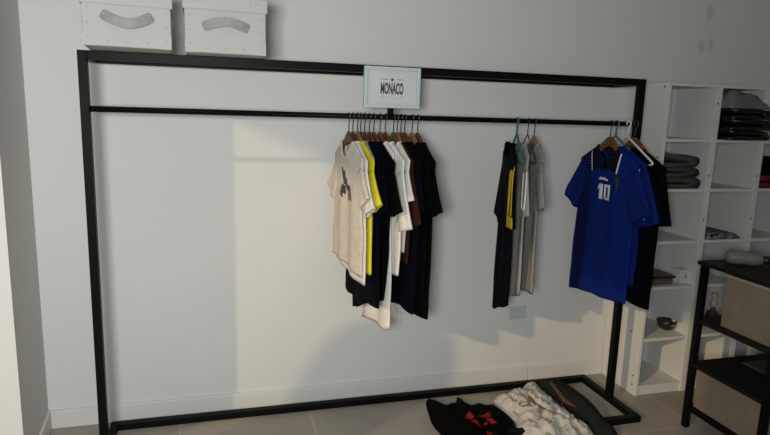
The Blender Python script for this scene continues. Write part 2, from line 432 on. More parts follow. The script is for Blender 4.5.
proto = {'wood': wooden_hanger(M['wood']), 'light': wooden_hanger(M['woodlight']), 'olive': wooden_hanger(M['olive']),
         'green': plastic_hanger(M['green']), 'white': plastic_hanger(M['whiteplastic']), 'black': plastic_hanger(M['blackplastic'], 0.003)}
fresh = {k: True for k in proto}
def place_hanger(kind, label, x, alpha, group, y=YP, z=HZ, rot=None):
    t = proto[kind] if fresh[kind] else copy_tree(proto[kind])
    fresh[kind] = False
    t.location = (x, y, z); t.rotation_euler = rot or (0, 0, math.radians(alpha - 90))
    t['label'] = label; t['group'] = group
    return t

# ------------------------------------------------------------------ garments
def garment_rings(a0, a1, L, t, neck, drop, tilt, seed, fold, sag):
    N = 64; rings = []
    ca = [(math.cos(i * 2 * PI / N), math.sin(i * 2 * PI / N)) for i in range(N)]
    def shoulder_z(u): return -0.020 - 0.098 * (max(neck, min(abs(u), a0)) / 0.205) ** 1.12
    # collar to shoulder line
    for k in range(9):
        q = k / 8; a = neck + (a0 - neck) * q
        ring = []
        for c, s in ca:
            u = a * sgnpow(c, 0.8)
            tt = 0.018 + (t - 0.018) * q
            w = tt * sgnpow(s, 0.7)
            front = max(0.0, -s)
            z = shoulder_z(u) + 0.004 - (1 - abs(c) ** 2.2) * (0.010 + front * drop * (1 - 0.2 * q) + q * q * 0.16) * (1.0)
            ring.append(Vector((u, w, z)))
        rings.append(ring)
    base = rings[-1]
    for k in range(1, 36):
        q = k / 35; ring = []
        for i, (c, s) in enumerate(ca):
            zt = base[i].z; zb = -L + tilt * sgnpow(c, 0.9) + sag * math.cos(3 * c + seed) * 0.5
            z = zt + (zb - zt) * q
            dn = smooth01((0 - z) / 0.30)
            a = a0 + (a1 - a0) * q - 0.012 * math.sin(PI * min(1, q * 1.6)) 
            u = a * sgnpow(c, 0.8)
            tt = t * (1 + 0.35 * q)
            f = fold * smooth01((-z - 0.08) / 0.35) * (math.sin(u * 34 + seed + 1.5 * noise.noise((u * 4, seed, z * 3))) + 0.6 * noise.noise((u * 14, seed * 2.3, z * 2.5)))
            w = tt * sgnpow(s, 0.7) + f * (1 - 0.5 * abs(c))
            u += 0.006 * noise.noise((z * 9, seed, c * 2)) * dn
            ring.append(Vector((u, w, z)))
        rings.append(ring)
    return rings
def shell_caps(rings, inset=0.004):
    # turn the hem inwards so the opening has an edge
    last = rings[-1]; c = sum(last, Vector()) / len(last)
    return rings + [[Vector((p.x * 0.99, p.y * 0.7, p.z + 0.002)) for p in last], [Vector((p.x * 0.98, p.y * 0.55, p.z + 0.03)) for p in last]]
def sleeve_bm(sgn, a0, out, down, wid, t, seed, tipw=None):
    rings = []; tipw = tipw or wid
    p0 = Vector((sgn * (a0 - 0.050), 0, -0.178)); p1 = Vector((sgn * (a0 + out - 0.03), 0, -0.16 - down))
    ax = (p1 - p0).normalized(); sd = Vector((ax.z, 0, -ax.x)) * 1.0
    for k in range(15):
        q = k / 14; c = p0.lerp(p1, q) + Vector((0, 0, -0.012 * math.sin(q * PI)))
        if q < 0.3: c.z += 0.0
        wd = 0.82 * (wid + (tipw - wid) * q) * (0.72 + 0.28 * math.sin(q * PI / 2)); th = t * (0.75 + 0.5 * q)
        ring = []
        for i in range(28):
            a = i * 2 * PI / 28
            p = c + sd * (wd * sgnpow(math.cos(a), 0.8)) + Vector((0, th * sgnpow(math.sin(a), 0.8), 0))
            p.y += 0.005 * q * math.sin(math.cos(a) * 5 + seed + 2 * q)
            ring.append(p)
        rings.append(ring)
    rings = rings + [[p.lerp(sum(rings[-1], Vector()) / 28, 0.25) for p in rings[-1]], [p.lerp(sum(rings[-1], Vector()) / 28, 0.35) - ax * 0.02 for p in rings[-1]]]
    bm = bmesh.new(); loft(bm, rings); return bm

class Garment:
    def __init__(s, name, label, cat, x, alpha, m, a0=0.225, a1=0.235, L=0.7, t=0.011, neck=0.082, drop=0.055, tilt=0.0, seed=1.0, fold=0.006, sag=0.012,
                 sleeves=(0.07, 0.17, 0.075), sleeve_mat=None, collar=None, group='clothes hanging on the rail', y=YP, z=HZ, nosleeve=()):
        s.t = thing(name, label, cat, (x, y, z), math.radians(alpha - 90), group)
        rings = garment_rings(a0, a1, L + 0.055, t, neck, drop, tilt, seed, fold, sag)
        bm = bmesh.new(); loft(bm, shell_caps(rings), True, False, True)
        s.bvh = BVHTree.FromBMesh(bm)
        obj('body', bm, m, s.t, smooth=True)
        s.sl = {}
        for sg in (-1, 1):
            if sg in nosleeve: continue
            sv = sleeves if not isinstance(sleeves, dict) else sleeves[sg]
            bm = sleeve_bm(sg, a0, sv[0], sv[1], sv[2], t * 1.05, seed + sg, sv[3] if len(sv) > 3 else None)
            s.sl[sg] = (BVHTree.FromBMesh(bm), obj('sleeve', bm, sleeve_mat or m, s.t, smooth=True))
        r0 = rings[0]
        s.col = obj('collar', tb([p + Vector((0, 0, 0.003)) for p in r0[::2]], 0.007, closed=True, n=8, flat=0.5), collar or m, s.t, smooth=True)
    def patch(s, name, quad, m, nu=6, nv=6, sleeve=None, lift=0.0016, parent=None):
        """a printed or sewn patch lying on the front: quad is four (u, z) corners"""
        bvh = s.bvh if sleeve is None else s.sl[sleeve][0]
        bm = bmesh.new(); s._patch(bm, bvh, quad, nu, nv, lift)
        return obj(name, bm, m, parent or s.t, smooth=True)
    def _patch(s, bm, bvh, quad, nu, nv, lift):
        q = [Vector((c[0], c[1])) for c in quad]; top = []; low = []
        for j in range(nv + 1):
            for i in range(nu + 1):
                a = q[0].lerp(q[1], i / nu); b = q[3].lerp(q[2], i / nu); p = a.lerp(b, j / nv) - Vector((0, 0.055))
                h = bvh.ray_cast(Vector((p.x, -0.5, p.y)), Vector((0, 1, 0)))
                y = h[0].y if h[0] is not None else (top[-1].co.y + lift if top else 0.0)
                top.append(bm.verts.new((p.x, y - lift, p.y))); low.append(bm.verts.new((p.x, y + 0.0008, p.y)))
        W = nu + 1
        for j in range(nv):
            for i in range(nu):
                k = j * W + i
                bm.faces.new((top[k], top[k + 1], top[k + W + 1], top[k + W]))
                bm.faces.new((low[k], low[k + W], low[k + W + 1], low[k + 1]))
        edge = [i for i in range(W)] + [j * W + nu for j in range(1, nv + 1)] + [nv * W + i for i in range(nu - 1, -1, -1)] + [j * W for j in range(nv - 1, 0, -1)]
        for a, b in zip(edge, edge[1:] + edge[:1]): bm.faces.new((top[a], low[a], low[b], top[b]))
    def print_(s, name, quads, m, sleeve=None, lift=0.0016, nu=4, nv=4, parent=None):
        bvh = s.bvh if sleeve is None else s.sl[sleeve][0]
        bm = bmesh.new()
        for q in quads: s._patch(bm, bvh, q, nu, nv, lift)
        return obj(name, bm, m, parent or s.t, smooth=True)

GH = 'hangers of the packed clothes in the middle'
GC = 'packed clothes in the middle of the rail'
def rect(x0, x1, z0, z1): return ((x0, z1), (x1, z1), (x1, z0), (x0, z0))

def hung(x, alpha, kind, hlabel, hgroup=GH, y=YP, z=HZ, dz=0.0, dy=0.0, dx=0.0, **k):
    place_hanger(kind, hlabel, x, alpha, hgroup, y, z)
    return Garment(x=x + dx, alpha=alpha, y=y + dy, z=z + dz, **k)

# --- packed cluster, from the leftmost rightwards
g = hung(0.573, 6, 'wood', 'brown wooden hanger inside the beige graphic T-shirt', name='t_shirt', label='beige T-shirt with a black graphic print, leftmost on the rail', cat='t-shirt',
         m=M['beige'], a0=0.21, a1=0.215, L=0.575, neck=0.085, drop=0.065, seed=0.4, fold=0.007, sleeves=(0.075, 0.15, 0.078), group=GC, tilt=-0.01)
blot = []
for (u0, u1, z0, z1) in ((-0.055, -0.02, -0.21, -0.165), (-0.045, 0.0, -0.25, -0.20), (-0.065, -0.02, -0.30, -0.245), (-0.01, 0.035, -0.285, -0.235), (0.0, 0.02, -0.33, -0.28), (-0.07, -0.045, -0.32, -0.29), (0.03, 0.05, -0.32, -0.27), (-0.06, -0.045, -0.185, -0.15)):
    sk = rnd.uniform(-.012, .012)
    u0 = u0 * 1.35 + 0.03; u1 = u1 * 1.35 + 0.03; z0 = z0 * 0.85 + 0.01; z1 = z1 * 0.85 + 0.01
    blot.append(((u0 + sk, z1), (u1 + sk, z1 - .006), (u1 - sk, z0), (u0 - sk, z0 + .008)))
g.print_('graphic_print', blot, M['ink'])['label'] = 'black graphic print'
g = hung(0.592, 5, 'wood', 'brown wooden hanger just behind the beige T-shirt hanger', name='t_shirt', label='off-white T-shirt directly behind the beige one', cat='t-shirt',
         m=M['offwhite'], a0=0.225, a1=0.225, L=0.615, seed=1.7, sleeves=(0.075, 0.185, 0.075), group=GC, tilt=-0.012)
g = hung(0.614, 7, 'light', 'lighter wooden hanger inside the yellow T-shirt', name='t_shirt', label='yellow T-shirt, a bright stripe between off-white and navy clothes', cat='t-shirt',
         m=M['yellow'], a0=0.225, a1=0.225, L=0.585, seed=2.9, sleeves=(0.065, 0.17, 0.07), group=GC)
g = hung(0.629, 5, 'wood', 'brown wooden hanger inside the grey T-shirt', name='t_shirt', label='grey T-shirt squeezed between the yellow one and the navy top', cat='t-shirt',
         m=M['grey'], a0=0.20, a1=0.20, L=0.50, seed=3.3, sleeves=(0.06, 0.15, 0.065), group=GC)
g = hung(0.648, 6, 'wood', 'brown wooden hanger inside the navy top', name='top', label='long navy top whose hem shows below the beige T-shirt', cat='top',
         m=M['navy'], a0=0.22, a1=0.25, L=0.755, seed=4.1, group=GC, tilt=0.02, sleeves=(0.03, 0.2, 0.07))
g = hung(0.671, 7, 'wood', 'brown wooden hanger inside the dark blue top', name='top', label='dark blue top with straight hem, right of the navy hem', cat='top',
         m=M['darkblue'], a0=0.20, a1=0.165, L=0.79, seed=5.2, group=GC, tilt=0.06, sleeves=(0.03, 0.2, 0.07))
g = hung(0.692, 10, 'wood', 'brown wooden hanger inside the black top with brown neck label', name='top', label='black top with a brown neck label, left of the white shirts', cat='top',
         m=M['blackc'], a0=0.235, a1=0.17, L=0.785, seed=6.6, group=GC, tilt=0.07, sleeves=(0.06, 0.19, 0.07))
g.patch('neck_label', rect(-0.045, 0.02, -0.125, -0.06), M['brownlabel'])['label'] = 'brown neck label'
g = hung(0.722, 8, 'wood', 'brown wooden hanger inside the long white top', name='top', label='long white top hanging lowest beneath the dark clothes', cat='top',
         m=M['white'], a0=0.165, a1=0.18, L=0.885, seed=7.1, group=GC, tilt=0.03, fold=0.009, sag=0.02, sleeves=(0.03, 0.2, 0.07))
g = hung(0.748, 8, 'wood', 'brown wooden hanger inside the white T-shirt with long sleeve edge', name='t_shirt', label='white T-shirt with a pointed loose sleeve, mid cluster', cat='t-shirt',
         m=M['white'], a0=0.225, a1=0.20, L=0.60, seed=8.4, group=GC, sleeves={-1: (0.05, 0.17, 0.07), 1: (0.055, 0.27, 0.07, 0.085)})
g = hung(0.788, 5, 'olive', 'greenish-brown hanger, first of the right-hand half of the packed clothes', name='t_shirt', label='white T-shirt showing as a thin collar strip beside the maroon one', cat='t-shirt',
         m=M['offwhite'], a0=0.215, a1=0.18, L=0.50, seed=9.3, group=GC, sleeves=(0.035, 0.15, 0.06))
g = hung(0.806, 4, 'light', 'lighter wooden hanger inside the maroon T-shirt', name='t_shirt', label='dark maroon T-shirt between white and navy clothes', cat='t-shirt',
         m=M['maroon'], a0=0.225, a1=0.2, L=0.55, seed=10.5, group=GC, sleeves=(0.075, 0.25, 0.07))
g = hung(0.824, 6, 'wood', 'brown wooden hanger inside the navy T-shirt beside the maroon one', name='top', label='navy top with uneven hem, right of the maroon T-shirt', cat='top',
         m=M['navy'], a0=0.22, a1=0.22, L=0.80, seed=11.9, group=GC, tilt=0.03, sag=0.03, sleeves=(0.03, 0.2, 0.07))
g = hung(0.843, 4, 'wood', 'brown wooden hanger, third from the right end of the packed clothes', name='top', label='dark blue top tucked between the navy and black tops', cat='top',
         m=M['darkblue'], a0=0.22, a1=0.21, L=0.72, seed=12.2, group=GC, tilt=0.0, sleeves=(0.03, 0.2, 0.07))
g = hung(0.880, 4, 'light', 'lighter wooden hanger, second from the right end of the packed clothes', name='t_shirt', label='black T-shirt directly left of the one with a tan tag', cat='t-shirt',
         m=M['blackc'], a0=0.22, a1=0.21, L=0.70, seed=13.4, group=GC, sleeves=(0.04, 0.18, 0.07))
g = hung(0.908, 4, 'wood', 'brown wooden hanger at the right end of the packed clothes', name='t_shirt', label='black T-shirt with a tan tag at the neck, right end of the packed clothes', cat='t-shirt',
         m=M['blackc'], a0=0.225, a1=0.21, L=0.80, seed=14.8, group=GC, sag=0.035, tilt=-0.02, sleeves=(0.055, 0.20, 0.075))
g.patch('tag', ((-0.03, -0.05), (0.0, -0.055), (0.065, -0.15), (0.03, -0.155)), M['tag'])['label'] = 'tan swing tag'

# --- three garments further along
GH2, GC2 = 'hangers of the three spaced garments', 'three spaced garments right of the middle'
g = hung(1.432, -17, 'green', dy=0.045, dx=-0.01, hlabel='green plastic hanger inside the navy jersey with yellow stripes', hgroup=GH2, name='jersey', label='navy jersey with three yellow sleeve stripes and a yellow cuff', cat='jersey',
         m=M['navy'], a0=0.18, a1=0.19, L=0.865, seed=2.2, group=GC2, tilt=0.08, fold=0.01, sleeves={-1: (0.085, 0.30, 0.085, 0.10), 1: (0.01, 0.30, 0.085, 0.08)})
g.sl[1][1]['label'] = 'navy sleeve with yellow stripes'
def sline(k, z0, z1, w): # stripe running down the near sleeve
    def cx(z):
        q = (-z - 0.123) / (0.405 - 0.123); return 0.135 + q * 0.025 + k
    return ((cx(z1) - w, z1), (cx(z1) + w, z1), (cx(z0) + w, z0), (cx(z0) - w, z0))
for k in (-0.035, 0.0, 0.035):
    g.print_('stripe', [sline(k, -0.34, -0.09, 0.007)], M['gold'], sleeve=1, nu=2, nv=14, parent=g.sl[1][1], lift=0.004)
g.print_('cuff', [((0.095, -0.335), (0.220, -0.345), (0.222, -0.398), (0.097, -0.393))], M['gold'], sleeve=1, nu=10, nv=4, parent=g.sl[1][1], lift=0.005)
g = hung(1.492, -15, 'black', dy=0.035, dx=-0.012, hlabel='black wire-thin hanger inside the grey striped T-shirt', hgroup=GH2, name='t_shirt', label='light grey T-shirt with white stripes on the sleeve', cat='t-shirt',
         m=M['greylight'], a0=0.17, a1=0.15, L=0.80, seed=3.8, group=GC2, tilt=0.04, fold=0.009, sleeves={-1: (0.03, 0.2, 0.08), 1: (0.025, 0.24, 0.08)})
for k in (-0.02, 0.02):
    g.print_('stripe', [((0.140 + k, -0.12), (0.154 + k, -0.12), (0.184 + k, -0.31), (0.170 + k, -0.31))], M['trim'], sleeve=1, nu=2, nv=12, parent=g.sl[1][1], lift=0.004)
g = hung(1.530, -13, 'light', 'light wooden hanger inside the plain grey T-shirt', GH2, name='t_shirt', label='plain grey T-shirt right of the one with white sleeve stripes', cat='t-shirt',
         m=M['grey'], a0=0.17, a1=0.15, L=0.76, seed=4.9, group=GC2, tilt=0.02, fold=0.009, sleeves={-1: (0.02, 0.2, 0.08), 1: (0.04, 0.2, 0.08)})

# --- right end
GH3, GC3 = 'hangers at the right end of the rail', 'clothes at the right end of the rail'
g = hung(1.975, 1, 'wood', 'brown wooden hanger inside the blue number 10 jersey', GH3, name='football_jersey', label='royal blue football jersey with a white number 10 on the front', cat='jersey',
         m=M['jersey'], sleeve_mat=M['blue'], collar=M['collar'], a0=0.235, a1=0.245, L=0.81, t=0.014, neck=0.090, drop=0.115, seed=1.1, group=GC3, tilt=0.03, fold=0.007, sag=0.012,
         sleeves={-1: (0.10, 0.22, 0.095), 1: (0.085, 0.235, 0.10)})
def stroke(u, z, w, h): return rect(u, u + w, z, z + h)
num = [stroke(-0.030, -0.281, 0.027, 0.082), ((-0.042, -0.216), (-0.030, -0.199), (-0.030, -0.221), (-0.042, -0.233))]
num += [stroke(0.011, -0.281, 0.014, 0.082), stroke(0.042, -0.281, 0.014, 0.082), stroke(0.025, -0.281, 0.017, 0.013), stroke(0.025, -0.212, 0.017, 0.013)]
g.print_('number', num, M['trim'], lift=0.0022)['label'] = 'white number 10'
mark = [stroke(-0.038 + i * 0.0125, -0.177 - 0.001 * abs(i - 2), 0.009, 0.010 if i not in (1, 3) else 0.015) for i in range(6)]
g.print_('wordmark', mark, M['trim'], lift=0.0022, nu=2, nv=2)['label'] = 'small white maker mark'
g.patch('crest', ((0.090, -0.152), (0.118, -0.150), (0.116, -0.205), (0.103, -0.228)), M['crest'])['label'] = 'green and gold crest'
g.patch('neck_opening', ((-0.085, -0.012), (0.085, -0.012), (0.035, -0.115), (-0.035, -0.115)), M['collar'], lift=0.003)
# polo collar flaps with a pale edge
for s in (-1, 1):
    quad = ((s * 0.088, -0.015), (s * 0.122, -0.030), (s * 0.100, -0.135), (s * 0.052, -0.118)) 
    fl = g.patch('collar_flap', quad, M['collar'], lift=0.006)
    e = ((s * 0.119, -0.030), (s * 0.1225, -0.031), (s * 0.1005, -0.136), (s * 0.097, -0.135))
    g.print_('collar_edge', [e], M['trim'], lift=0.0075, nu=2, nv=8, parent=fl)
g = hung(2.008, 5, 'green', 'green plastic hanger just right of the number 10 jersey hanger', GH3, name='jersey', label='blue jersey with a white sleeve mark behind the number 10 jersey', cat='jersey',
         m=M['blue'], a0=0.24, a1=0.225, L=0.70, seed=5.7, group=GC3, sleeves={-1: (0.03, 0.2, 0.08), 1: (0.07, 0.27, 0.1)})
g.print_('trim_mark', [((0.185, -0.105), (0.2, -0.10), (0.207, -0.145), (0.196, -0.15)), ((0.205, -0.15), (0.217, -0.15), (0.222, -0.185), (0.212, -0.185))], M['trim'], lift=0.006)
g.print_('hem_mark', [((0.255, -0.325), (0.275, -0.325), (0.27, -0.345), (0.26, -0.345))], M['trim'], sleeve=1, lift=0.005, parent=g.sl[1][1])
g = hung(2.062, 4, 'white', 'white plastic hanger hooked near the right end of the rail', GH3, name='t_shirt', label='dark navy T-shirt on the white hanger behind the blue jerseys', cat='t-shirt',
         m=M['navy'], a0=0.225, a1=0.215, L=0.74, seed=6.1, group=GC3, y=-0.365, dz=-0.03, sleeves=(0.04, 0.2, 0.08))
g = hung(2.092, 5, 'wood', 'brown wooden hanger at the right end of the rail beside the post', GH3, name='t_shirt', label='black T-shirt at the far right end of the rail', cat='t-shirt',
         m=M['blackc'], a0=0.235, a1=0.215, L=0.785, seed=7.7, group=GC3, y=-0.385, dz=-0.015, tilt=-0.02, sag=0.02, sleeves=(0.03, 0.26, 0.085))

# ------------------------------------------------------------------ note taped to the wall
nt_ = thing('paper_note', 'pale blue paper note stuck to the wall below the grey T-shirts', 'paper', (1.70, -0.001, 0.40))
nt_.rotation_euler = (0, math.radians(-4), 0)
pn = obj('sheet', bx(-0.058, 0.056, -0.0015, 0.0, 0, 0.085), M['note'], nt_)
bm = bmesh.new()
for i in range(3): box(bm, -0.04, 0.03 - 0.01 * i, -0.0022, -0.0012, 0.05 + i * 0.009, 0.052 + i * 0.009)
obj('faint_print', bm, M['inkgrey'], pn)

# ------------------------------------------------------------------ bookcases
SH = [0.351, 0.661, 0.928, 1.226, 1.504]
UW, BD = 0.336, 0.325
def bookcase(label, x0):
    t = thing('bookcase', label, 'bookcase', (x0, -0.33, 0), 0, 'white bookcases along the wall')
    th = 0.018
    for x in (0, UW - th): 
        sp = obj('side_panel', bx(x, x + th, 0, BD, 0, 1.803), M['shelfwhite'], t, bevel=0.0015)
        if x == 0:
            for (yy, zz) in ((0.035, 1.78), (0.20, 1.60), (0.03, 1.40), (0.035, 0.93), (0.03, 0.66), (0.09, 0.37), (0.035, 0.06), (0.035, 0.115)):
                bm = bmesh.new(); disc(bm, (0.0005, yy, zz), (-1, 0, 0), 0.006, 0.0015, 10); obj('screw', bm, M['hole'], sp)
    obj('top_panel', bx(th, UW - th, 0, BD, 1.803 - th, 1.803), M['shelfwhite'], t, bevel=0.0015)
    for z in [0.06] + SH:
        obj('shelf', bx(th, UW - th, 0.004, BD - 0.006, z - th, z), M['shelfwhite'], t, bevel=0.0015)
    obj('plinth', bx(th, UW - th, 0.012, 0.028, 0, 0.042), M['shelfwhite'], t)
    obj('back_panel', bx(th, UW - th, BD - 0.006, BD - 0.002, 0.042, 1.785), M['shelfwhite'], t)
    for zz in (1.70, 1.30, 1.05):
        bm = bmesh.new(); disc(bm, (UW - 0.004, 0.001, zz), (0, -1, 0), 0.006, 0.0015, 10); obj('screw', bm, M['hole'], t)
    return t
bookcase('tall white bookcase nearest the clothes rack, black bowl on a shelf', 2.318)
bookcase('middle tall white bookcase, with black folded clothes in its top compartment', 2.656)
bookcase('tall white bookcase cut by the right edge of the photo, red fabric inside', 2.994)

def folded(name, label, cat, x0, x1, y0, y1, z, th, m, group, seed=0, lift=0.0, layers=2):
    """a garment folded so that its rounded fold shows: a strip running out, round and back"""
    t = thing(name, label, cat, ((x0 + x1) / 2, (y0 + y1) / 2, z), 0, group)
    w, d = x1 - x0, y1 - y0; prof = []
    s = th / 2
    # outline of a U fold in x-z, open towards -x
    for i in range(9): prof.append((-w/2 + (w - s) * i / 8, th + lift * (1 - i / 8) ** 2))
    for i in range(1, 8):
        a = PI / 2 - i * PI / 8; prof.append((w/2 - s + s * math.cos(a), s + s * math.sin(a)))
    for i in range(9): prof.append((w/2 - s - (w - s) * i / 8, 0.0))
    g = th * 0.10
    for i in range(1, 9): prof.append((-w/2 + (w - th) * i / 8, s - g))
    for i in range(8, 0, -1): prof.append((-w/2 + (w - th) * i / 8, s + g + lift * 0.7 * (1 - i / 8) ** 2))
    rings = []
    for k in range(13):
        q = k / 12; e = 1 - 0.06 * (abs(q - 0.5) * 2) ** 4
        rings.append([(x * (1 + 0.03 * noise.noise((seed, q * 3, 1))) , -d/2 + q * d + 0.012 * noise.noise((x * 9, seed, zz * 30)), max(0.0, zz * e + (0.006 * noise.noise((x * 10, q * 6, seed + zz * 20)) if zz > 0.003 else 0))) for x, zz in prof])
    bm = bmesh.new(); loft(bm, rings)
    obj('fold', bm, m, t, smooth=True)
    return t
GS = 'charcoal clothes folded in the first bookcase'
folded('folded_garment', 'bottom folded charcoal garment of the stack of three', 'folded clothes', 2.345, 2.615, -0.315, -0.05, 1.227, 0.062, M['folded'], GS, 1)
folded('folded_garment', 'middle folded charcoal garment of the stack of three', 'folded clothes', 2.345, 2.595, -0.315, -0.05, 1.290, 0.056, M['folded'], GS, 2)
folded('folded_garment', 'top folded charcoal garment of the stack of three, its end lifted', 'folded clothes', 2.345, 2.590, -0.315, -0.05, 1.347, 0.062, M['folded'], GS, 3, lift=0.03)
GS = 'black clothes folded in the top of the middle bookcase'
bl = ['bottom black folded garment in the middle bookcase, jutting over its shelf', 'second black folded garment up in the middle bookcase', 'third black folded garment up, just under the clear plastic']
zz = 1.505
for i, (x0, x1, y0, th) in enumerate(((2.68, 2.965, -0.40, 0.055), (2.68, 2.968, -0.41, 0.058), (2.68, 2.962, -0.405, 0.055))):
    folded('folded_garment', bl[i], 'folded clothes', x0, x1, y0, -0.05, zz, th, M['nylon'], GS, 5 + i, lift=0.0); zz += th + 0.001

def heap_mesh(poly, hmax, seed, step=0.016, freq=7.0, edge=0.055, ridge=0.55, hfun=None):
    """a crumpled heap of cloth over an outline, closed underneath"""
    P = [Vector((x, y)) for x, y in poly]
    # rounded, slightly wobbly outline
    ref = []
    n = len(P)
    for i in range(n):
        a, b, c, d = P[i - 1], P[i], P[(i + 1) % n], P[(i + 2) % n]
        m = max(2, int((c - b).length / step))
        for k in range(m):
            t = k / m
            ref.append(0.5 * ((2 * b) + (c - a) * t + (2 * a - 5 * b + 4 * c - d) * t * t + (3 * b - a - 3 * c + d) * t ** 3))
    xs = [p.x for p in ref]; ys = [p.y for p in ref]
    def inside(p):
        r = False; j = len(ref) - 1
        for i in range(len(ref)):
            a, b = ref[i], ref[j]
            if (a.y > p.y) != (b.y > p.y) and p.x < (b.x - a.x) * (p.y - a.y) / (b.y - a.y) + a.x: r = not r
            j = i
        return r
    def dist(p): return min((p - q).length for q in ref)
    pts = list(ref); x = min(xs)
    while x < max(xs):
        y = min(ys)
        while y < max(ys):
            p = Vector((x + rnd.uniform(-.3, .3) * step, y + rnd.uniform(-.3, .3) * step))
            if inside(p) and dist(p) > step * 0.6: pts.append(p)
            y += step
        x += step
    nb = len(ref)
    vs, es, fs, *_ = geometry.delaunay_2d_cdt(pts, [(i, (i + 1) % nb) for i in range(nb)], [], 1, 1e-6)
    bm = bmesh.new(); top = []; low = []
    for v in vs:
        d = dist(v)
        e = 1 - math.exp(-d / edge)
        w = Vector((v.x + 0.05 * noise.noise((v.x * 5, v.y * 5, seed)), v.y + 0.05 * noise.noise((v.x * 5, v.y * 5, seed + 9)), seed))
        w.x *= 1.5; w.y *= 0.8
        r = 1 - abs(noise.noise(w * freq)) * 2.0
        r2 = 1 - abs(noise.noise(w * freq * 2.3 + Vector((3, 1, 4)))) * 2.0
        h = hmax * e * (1 - ridge + ridge * (0.65 * r + 0.35 * r2))
        if hfun: h *= hfun(v.x, v.y)
        top.append(bm.verts.new((v.x, v.y, 0.010 + max(0.0, h)))); low.append(bm.verts.new((v.x, v.y, 0.001)))
    for f in fs:
        bm.faces.new([top[i] for i in f]); bm.faces.new([low[i] for i in reversed(f)])
    be = {}
    for f in fs:
        for a, b in zip(f, list(f[1:]) + [f[0]]): be[(a, b)] = 1
    for (a, b) in be:
        if (b, a) not in be: bm.faces.new((top[b], top[a], low[a], low[b]))
    return bm
def heap(name, label, cat, poly, hmax, m, seed, z=0.0, **k):
    cx = sum(p[0] for p in poly) / len(poly); cy = sum(p[1] for p in poly) / len(poly)
    t = thing(name, label, cat, (cx, cy, z), 0, k.pop('group', None))
    bm = heap_mesh([(x - cx, y - cy) for x, y in poly], hmax, seed, **k)
    t_bvh = BVHTree.FromBMesh(bm)
    obj('cloth', bm, m, t, smooth=True)
    return t, t_bvh, (cx, cy)
heap('plastic_bag', 'crumpled clear plastic bag on top of the black folded clothes', 'bag', [(2.682, -0.39), (2.82, -0.40), (2.955, -0.385), (2.96, -0.2), (2.95, -0.06), (2.69, -0.06), (2.685, -0.2)], 0.14, M['film'], 3.1, z=zz, step=0.02, edge=0.03, freq=9, hfun=lambda x, y: 1.0 - 2.2 * (x + 0.1))
heap('patterned_cloth', 'folded black and grey patterned cloth lying in the middle bookcase', 'folded clothes', [(2.68, -0.31), (2.80, -0.315), (2.95, -0.305), (2.965, -0.18), (2.95, -0.06), (2.68, -0.06)], 0.030, M['plaid'], 5.5, z=0.929, step=0.02, edge=0.02, freq=5, ridge=0.3, hfun=lambda x, y: 1.1 - 3.0 * (x + 0.05))
GS = 'folded clothes in the right bookcase'
folded('folded_garment', 'dark red folded garment in the right-hand bookcase', 'folded clothes', 3.02, 3.30, -0.315, -0.05, 1.227, 0.075, M['redcloth'], GS, 9)
folded('folded_garment', 'black folded garment lying on the dark red one', 'folded clothes', 3.02, 3.30, -0.315, -0.05, 1.303, 0.10, M['blackc'], GS, 10)

# small things on the first bookcase's shelves
t = thing('small_box', 'small white box with a grey mark, on the shelf left of the black-legged unit', 'box', (2.612, -0.262, 0.662))
bd = obj('carton', bx(-0.036, 0.036, -0.03, 0.03, 0, 0.082), M['shelfwhite'], t, bevel=0.002)
bm = bmesh.new(); disc(bm, (0.0, -0.0295, 0.042), (0, -1, 0), 0.011, 0.001); box(bm, -0.004, 0.004, -0.0312, -0.0298, 0.05, 0.06)
obj('mark', bm, M['inkgrey'], bd)
t = thing('flat_box', 'flat brown box lying under a thin black book on the shelf', 'box', (2.435, -0.22, 0.662))
obj('carton', bx(-0.09, 0.09, -0.07, 0.07, 0, 0.038), M['brown'], t, bevel=0.002)
t = thing('book', 'thin black book lying on the flat brown box', 'book', (2.44, -0.225, 0.7005))
obj('cover', bx(-0.095, 0.095, -0.075, 0.075, 0, 0.014), M['blackplastic'], t, bevel=0.002)
t = thing('bowl', 'small black bowl standing in the first bookcase', 'bowl', (2.585, -0.215, 0.352)); t.scale = (0.8, 0.8, 0.85)
prof = [(0.0005, 0.0), (0.022, 0.0), (0.045, 0.012), (0.062, 0.032), (0.070, 0.058), (0.072, 0.070), (0.069, 0.070), (0.058, 0.034), (0.04, 0.014), (0.0005, 0.008)]
bm = bmesh.new(); lathe(bm, prof, 36); bo = obj('vessel', bm, M['blackplastic'], t, smooth=True)
bm = bmesh.new()
for i in range(5):
    a = math.radians(-104 + i * 8); tube(bm, [(0.0725 * math.cos(a) * .96, 0.0725 * math.sin(a) * .96, 0.046), (0.0715 * math.cos(a + .03), 0.0715 * math.sin(a + .03), 0.054 + 0.004 * (i % 2))], 0.0014, n=5)
obj('marking', bm, M['inkgrey'], bo)

t = thing('bottle', 'small dark glass bottle with a beige top seen through the black unit', 'bottle', (2.935, -0.20, 0.352))
bm = bmesh.new(); lathe(bm, [(0.0005, 0), (0.036, 0), (0.04, 0.008), (0.04, 0.055), (0.03, 0.085), (0.014, 0.10), (0.014, 0.12), (0.0005, 0.12)], 28); obj('body', bm, M['glass'], t, smooth=True)
bm = bmesh.new(); lathe(bm, [(0.0005, 0.118), (0.018, 0.118), (0.024, 0.14), (0.016, 0.158), (0.012, 0.168), (0.021, 0.186), (0.017, 0.206), (0.0005, 0.212)], 24); obj('stopper', bm, M['pinkbeige'], t, smooth=True)

